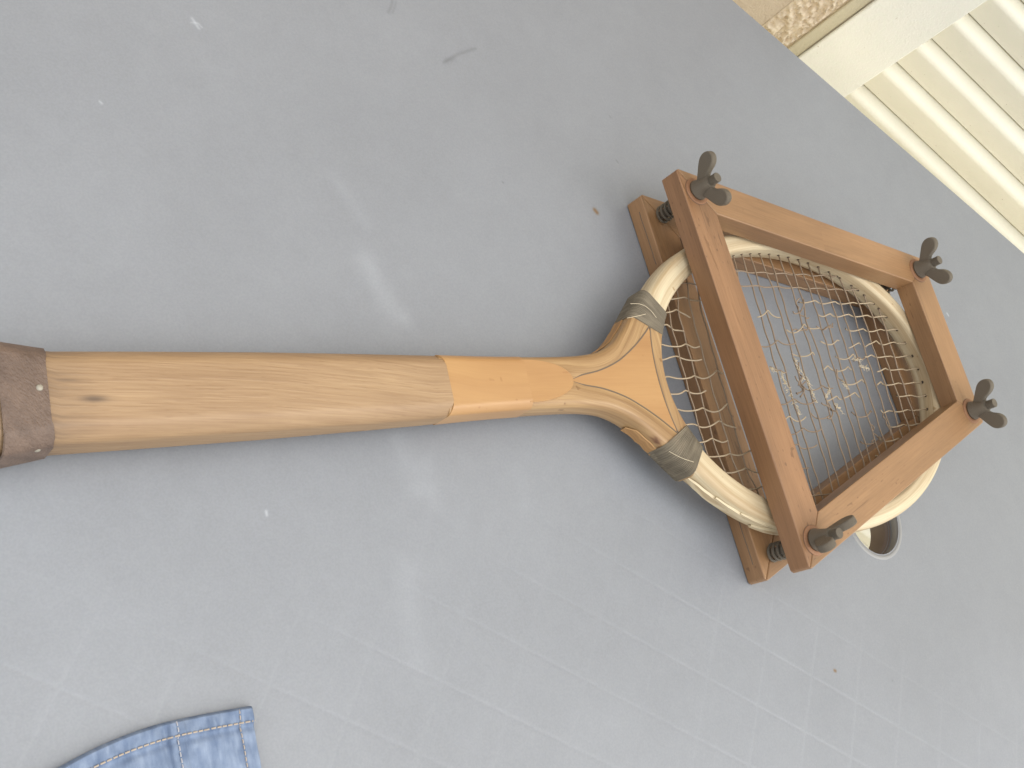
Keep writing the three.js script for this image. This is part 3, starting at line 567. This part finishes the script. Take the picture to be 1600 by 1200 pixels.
// ---------------------------------------------------------------- the press
{
  const Bo = { A: [441.5, -126.8], B: [456.6, 114.4], D: [678.1, 38.1], C: [670.9, -78.7] }, order = ['A', 'B', 'D', 'C'], e = 12.7;
  const base = [560, 0, -13];
  const press = thing('racket_press', 'brown wooden racket press of two bolted frames round the racket head', 'racket press', base);
  const P = order.map((k) => Bo[k]);
  const off = (d) => { // offset quad (positive = outwards)
    const L = P.map((p, i) => { const q = P[(i + 1) % 4], dx = q[0] - p[0], dz = q[1] - p[1], l = Math.hypot(dx, dz), n = [-dz / l, dx / l]; return { p: [p[0] + n[0] * d, p[1] + n[1] * d], d: [dx / l, dz / l] }; });
    return L.map((b, i) => { const a = L[(i + 3) % 4], cr = a.d[0] * b.d[1] - a.d[1] * b.d[0], t = ((b.p[0] - a.p[0]) * b.d[1] - (b.p[1] - a.p[1]) * b.d[0]) / cr; return [a.p[0] + a.d[0] * t, a.p[1] + a.d[1] * t]; });
  };
  const cx = P.reduce((s, p) => s + p[0], 0) / 4, cz = P.reduce((s, p) => s + p[1], 0) / 4;
  let sgn = 1; { const t = off(5); if (Math.hypot(t[0][0] - cx, t[0][1] - cz) < Math.hypot(P[0][0] - cx, P[0][1] - cz)) sgn = -1; }
  const out = off(sgn * e), inn = off(-sgn * e), cut = [20, 19, 14.5, 16.5];
  const ends = P.map((p, i) => { // chamfered corner: M on the mitre, E towards each neighbour
    const b = [out[i][0] - p[0], out[i][1] - p[1]], l = Math.hypot(...b), u = [b[0] / l, b[1] / l], D = Math.min(cut[i], l - 1), m = [p[0] + u[0] * D, p[1] + u[1] * D];
    const along = (j) => { const q = out[j], dx = q[0] - out[i][0], dz = q[1] - out[i][1], dl = Math.hypot(dx, dz), k = (l - D) / Math.abs((dx * u[0] + dz * u[1]) / dl); return (f) => [out[i][0] + dx / dl * k * f, out[i][1] + dz / dl * k * f]; };
    return { m, prev: along((i + 3) % 4), next: along((i + 1) % 4) };
  });
  const mid = (a, b, t) => [lerp(a[0], b[0], t), lerp(a[1], b[1], t)];
  const barPoly = (i) => { const j = (i + 1) % 4, a = ends[i], b = ends[j]; const g = 0.12; return [inn[i], inn[j], b.m, mid(b.m, b.prev(1), 0.62), mid(b.prev(1), b.prev(1.5), 0.45), b.prev(1.75), a.next(1.75), mid(a.next(1), a.next(1.5), 0.45), mid(a.m, a.next(1), 0.62), a.m]; };
  for (const [lvl, y0, y1] of [['lower', 0.4, 15.5], ['upper', 37.1, 52.5]]) for (let i = 0; i < 4; i++) {
    const a = P[i], b = P[(i + 1) % 4], l = Math.hypot(b[0] - a[0], b[1] - a[1]);
    const g = plate(barPoly(i), y0, y1 + (i % 2 ? 0.12 : -0.08), 0.7, 2);
    grainUV(g, (b[0] - a[0]) / l, (b[1] - a[1]) / l, [i * 0.11 + (lvl === 'lower' ? 0.05 : 0.2), i * 0.027]);
    part('press_bar', g, i === 0 && lvl === 'upper' ? M.pressDark : M.press, press);
  }
  { // old lap joint showing along the outer face of the lower wide bar
    const a = P[0], b = P[1], l = Math.hypot(b[0] - a[0], b[1] - a[1]), d = [(b[0] - a[0]) / l, (b[1] - a[1]) / l];
    let nrm = [-d[1], d[0]]; if ((a[0] + nrm[0] - cx) ** 2 + (a[1] + nrm[1] - cz) ** 2 < (a[0] - cx) ** 2 + (a[1] - cz) ** 2) nrm = [-nrm[0], -nrm[1]];
    for (const [t0, t1] of [[-6, 34], [l - 40, l + 4]]) {
      const pts = []; for (let i = 0; i <= 10; i++) { const t = lerp(t0, t1, i / 10); pts.push(v3(a[0] + d[0] * t + nrm[0] * (e + 0.02), 9.6 + 0.5 * (vn(t / 6, 3, 9) - 0.5), a[1] + d[1] * t + nrm[1] * (e + 0.02))); }
      part('lap_joint', tube(pts, 0.32, 5), M.ink, press);
    }
  }
  // wing nut geometry
  const hub = new THREE.LatheGeometry([[0, 13], [3.6, 13], [4.4, 12.6], [5.2, 9], [6.2, 4], [7.2, 1.2], [7.2, 0], [0, 0]].reverse().map(([r, y]) => new THREE.Vector2(r, y)), 28);
  const wingShape = new THREE.Shape();
  wingShape.moveTo(2.5, 4); wingShape.lineTo(6, 5); wingShape.bezierCurveTo(9.5, 8, 13, 9.5, 17, 13); wingShape.bezierCurveTo(21, 17, 20, 23.5, 15.5, 24); wingShape.bezierCurveTo(12, 24.4, 9.2, 21, 8, 17.5); wingShape.bezierCurveTo(6.6, 14, 5, 12.6, 2.5, 12); wingShape.closePath();
  const wing = new THREE.ExtrudeGeometry(wingShape, { depth: 2, bevelEnabled: true, bevelThickness: 1.1, bevelSize: 0.9, bevelSegments: 3, curveSegments: 10 }); wing.translate(0, 0, -1); wing.scale(0.92, 0.9, 1.25); wing.translate(0.4, 0.6, 0);
  const turn = { A: 1.7, B: 0.42, C: 1.72, D: 1.62 };
  for (const k of order) {
    const [x, z] = Bo[k], top = 52.55;
    const shank = [new THREE.CylinderGeometry(3.1, 3.1, 56, 16).translate(0, 43, 0)];
    for (let i = 0; i < 14; i++) { const t = new THREE.TorusGeometry(3.1, 0.32, 5, 18); t.rotateX(Math.PI / 2); t.translate(0, 57 + i * 1.05, 0); shank.push(t); }
    const bz = mergeGeometries(shank.map((g) => (g.index ? g.toNonIndexed() : g))); bz.translate(x, 1.8, z);
    part('bolt', bz, M.iron, press);
    const sp = []; for (let i = 0; i <= 90; i++) { const a = i / 90 * Math.PI * 2 * 5; sp.push(v3(x + Math.cos(a) * 5.4, 16.4 + i / 90 * 20, z + Math.sin(a) * 5.4)); }
    part('spring', tube(sp, 1.0, 6, false, 200), M.iron, press);
    const w = new THREE.LatheGeometry([[4, 0], [4, 1.1], [9.3, 1.0], [9.8, 0.5], [9.8, 0]].map(([r, y]) => new THREE.Vector2(r, y)), 36); w.translate(x, top, z);
    part('washer', w, M.washer, press);
    const gr = new THREE.TorusGeometry(9.9, 0.18, 5, 40); gr.rotateX(Math.PI / 2); gr.scale(1, 0.5, 1); gr.translate(x, top - 0.02, z);
    part('washer_groove', gr, M.ink, press);
    const h = hub.clone(); h.rotateY(turn[k]); h.translate(x, top + 1.05, z);
    const nut = part('wing_nut', h, M.iron, press);
    for (const s of [0, Math.PI]) { const wg = wing.clone(); wg.rotateY(turn[k] + s); wg.translate(x, top + 0.8, z); sub('wing', wg, M.iron, nut); }
  }
}

// ---------------------------------------------------------------- the denim corner
{
  const denim = dataTex(1024, 1024, (i, j) => {
    const tw = ((i + j * 2) % 6) / 6, f = fbm(i / 60, j / 60, 301, 4), g = hash(i, j, 5), s = fbm(i / 18, j / 70, 305, 3);
    return mix3([0.385, 0.45, 0.555], [0.545, 0.60, 0.69], clamp(0.5 + (f - 0.5) * 1.2 + (s - 0.5) * 1.0 + (tw - 0.5) * 0.22 + (g - 0.5) * 0.22));
  });
  denim.repeat.set(9, 9);
  M.denim = new THREE.MeshPhysicalMaterial({ map: denim, roughness: 0.9, sheen: 0.25, sheenRoughness: 0.6 });
  M.denimPale = new THREE.MeshPhysicalMaterial({ map: denim, roughness: 0.9, color: new THREE.Color(1.12, 1.1, 1.08) });
  M.stitch = new THREE.MeshStandardMaterial({ color: new THREE.Color(0.44, 0.37, 0.30), roughness: 0.8 });
  M.stitchPale = new THREE.MeshStandardMaterial({ color: new THREE.Color(0.42, 0.42, 0.45), roughness: 0.8 });
  const g = thing('denim_garment', 'stitched corner of a faded blue denim garment at the table edge', 'garment', [60, 0, 170]);
  // local frame: a along the hem (0 = corner), b from the hem into the cloth
  const hem = new THREE.CatmullRomCurve3([v3(100.5, 0, 141), v3(78, 0, 140.4), v3(56, 0, 140.8), v3(34, 0, 144.2), v3(12, 0, 150.5), v3(-12, 0, 158)], false, 'centripetal');
  const L = hem.getLength(), dirB = [-0.02, 1];
  const height = (a, b) => {
    const n = (fbm(a / 7, b / 12, 311, 3) - 0.5) * 2.4, puck = 0.8 * Math.sin(a / 2.6 + 2 * vn(a / 9, 1, 4)) * Math.exp(-(((b - 5) / 4) ** 2));
    const hemT = b < 7.6 ? 1.3 : 0, seam = Math.abs(a - 36) < 3.5 ? 0.7 : 0, edge = a < 7 ? 0.8 : 0;
    return 3.4 + n + puck + hemT + seam + edge + 1.2 * smooth(8, 34, b) * fbm(a / 22, b / 20, 7, 2) - 1.0 * Math.exp(-(((b - 9.2) / 1.8) ** 2)) - 0.8 * Math.exp(-(((a - 40.5) / 1.4) ** 2)) * smooth(6, 9, b);
  };
  const at = (a, b, up = 0) => { const p = hem.getPointAt(clamp(a / L)), r = Math.min(1, Math.min(a, b) / 1.2 + 0.0); return v3(p.x + dirB[0] * b + 0.022 * b, 0.3 + (height(a, b)) * Math.sqrt(clamp(r)) + up, p.z + dirB[1] * b); };
  const nx = 220, ny = 120, D = 62, pos = [], uv = [], idx = [];
  for (let j = 0; j <= ny; j++) for (let i = 0; i <= nx; i++) { const a = (L - 0.01) * i / nx, b = D * Math.pow(j / ny, 1.15), p = at(a, b); pos.push(p.x, p.y, p.z); uv.push(a / 1000, b / 1000); }
  for (let j = 0; j < ny; j++) for (let i = 0; i < nx; i++) { const q = j * (nx + 1) + i; idx.push(q, q + 1, q + nx + 1, q + 1, q + nx + 2, q + nx + 1); }
  const cg = new THREE.BufferGeometry(); cg.setAttribute('position', new THREE.Float32BufferAttribute(pos, 3)); cg.setAttribute('uv', new THREE.Float32BufferAttribute(uv, 2)); cg.setIndex(idx); cg.computeVertexNormals();
  { const n = cg.attributes.normal; if (n.getY(Math.floor(n.count / 2)) < 0) { for (let i = 0; i < idx.length; i += 3) { const t = idx[i]; idx[i] = idx[i + 1]; idx[i + 1] = t; } cg.setIndex(idx); cg.computeVertexNormals(); } }
  part('cloth', cg, M.denim, g);
  const stitches = (f, n0, n1, step, mat, r) => { const list = []; for (let s = n0; s < n1; s += step) { const a = f(s), b = f(s + step * 0.72); list.push(tube([a, a.clone().lerp(b, 0.5).add(v3(0, 0.25, 0)), b], r, 5, false, 4)); } part('seam_stitching', mergeGeometries(list), mat, g); };
  stitches((s) => at(s, 7.0, 0.25), 0.5, L - 2, 2.7, M.stitch, 0.42);
  stitches((s) => at(7.0, s, 0.2), 1, D - 3, 2.6, M.stitch, 0.36);
  stitches((s) => at(36, s, 0.2), 1, D - 3, 2.6, M.stitchPale, 0.34);
}

scene.traverse((o) => { delete o.userData.base; });
renderer.render(scene, camera);
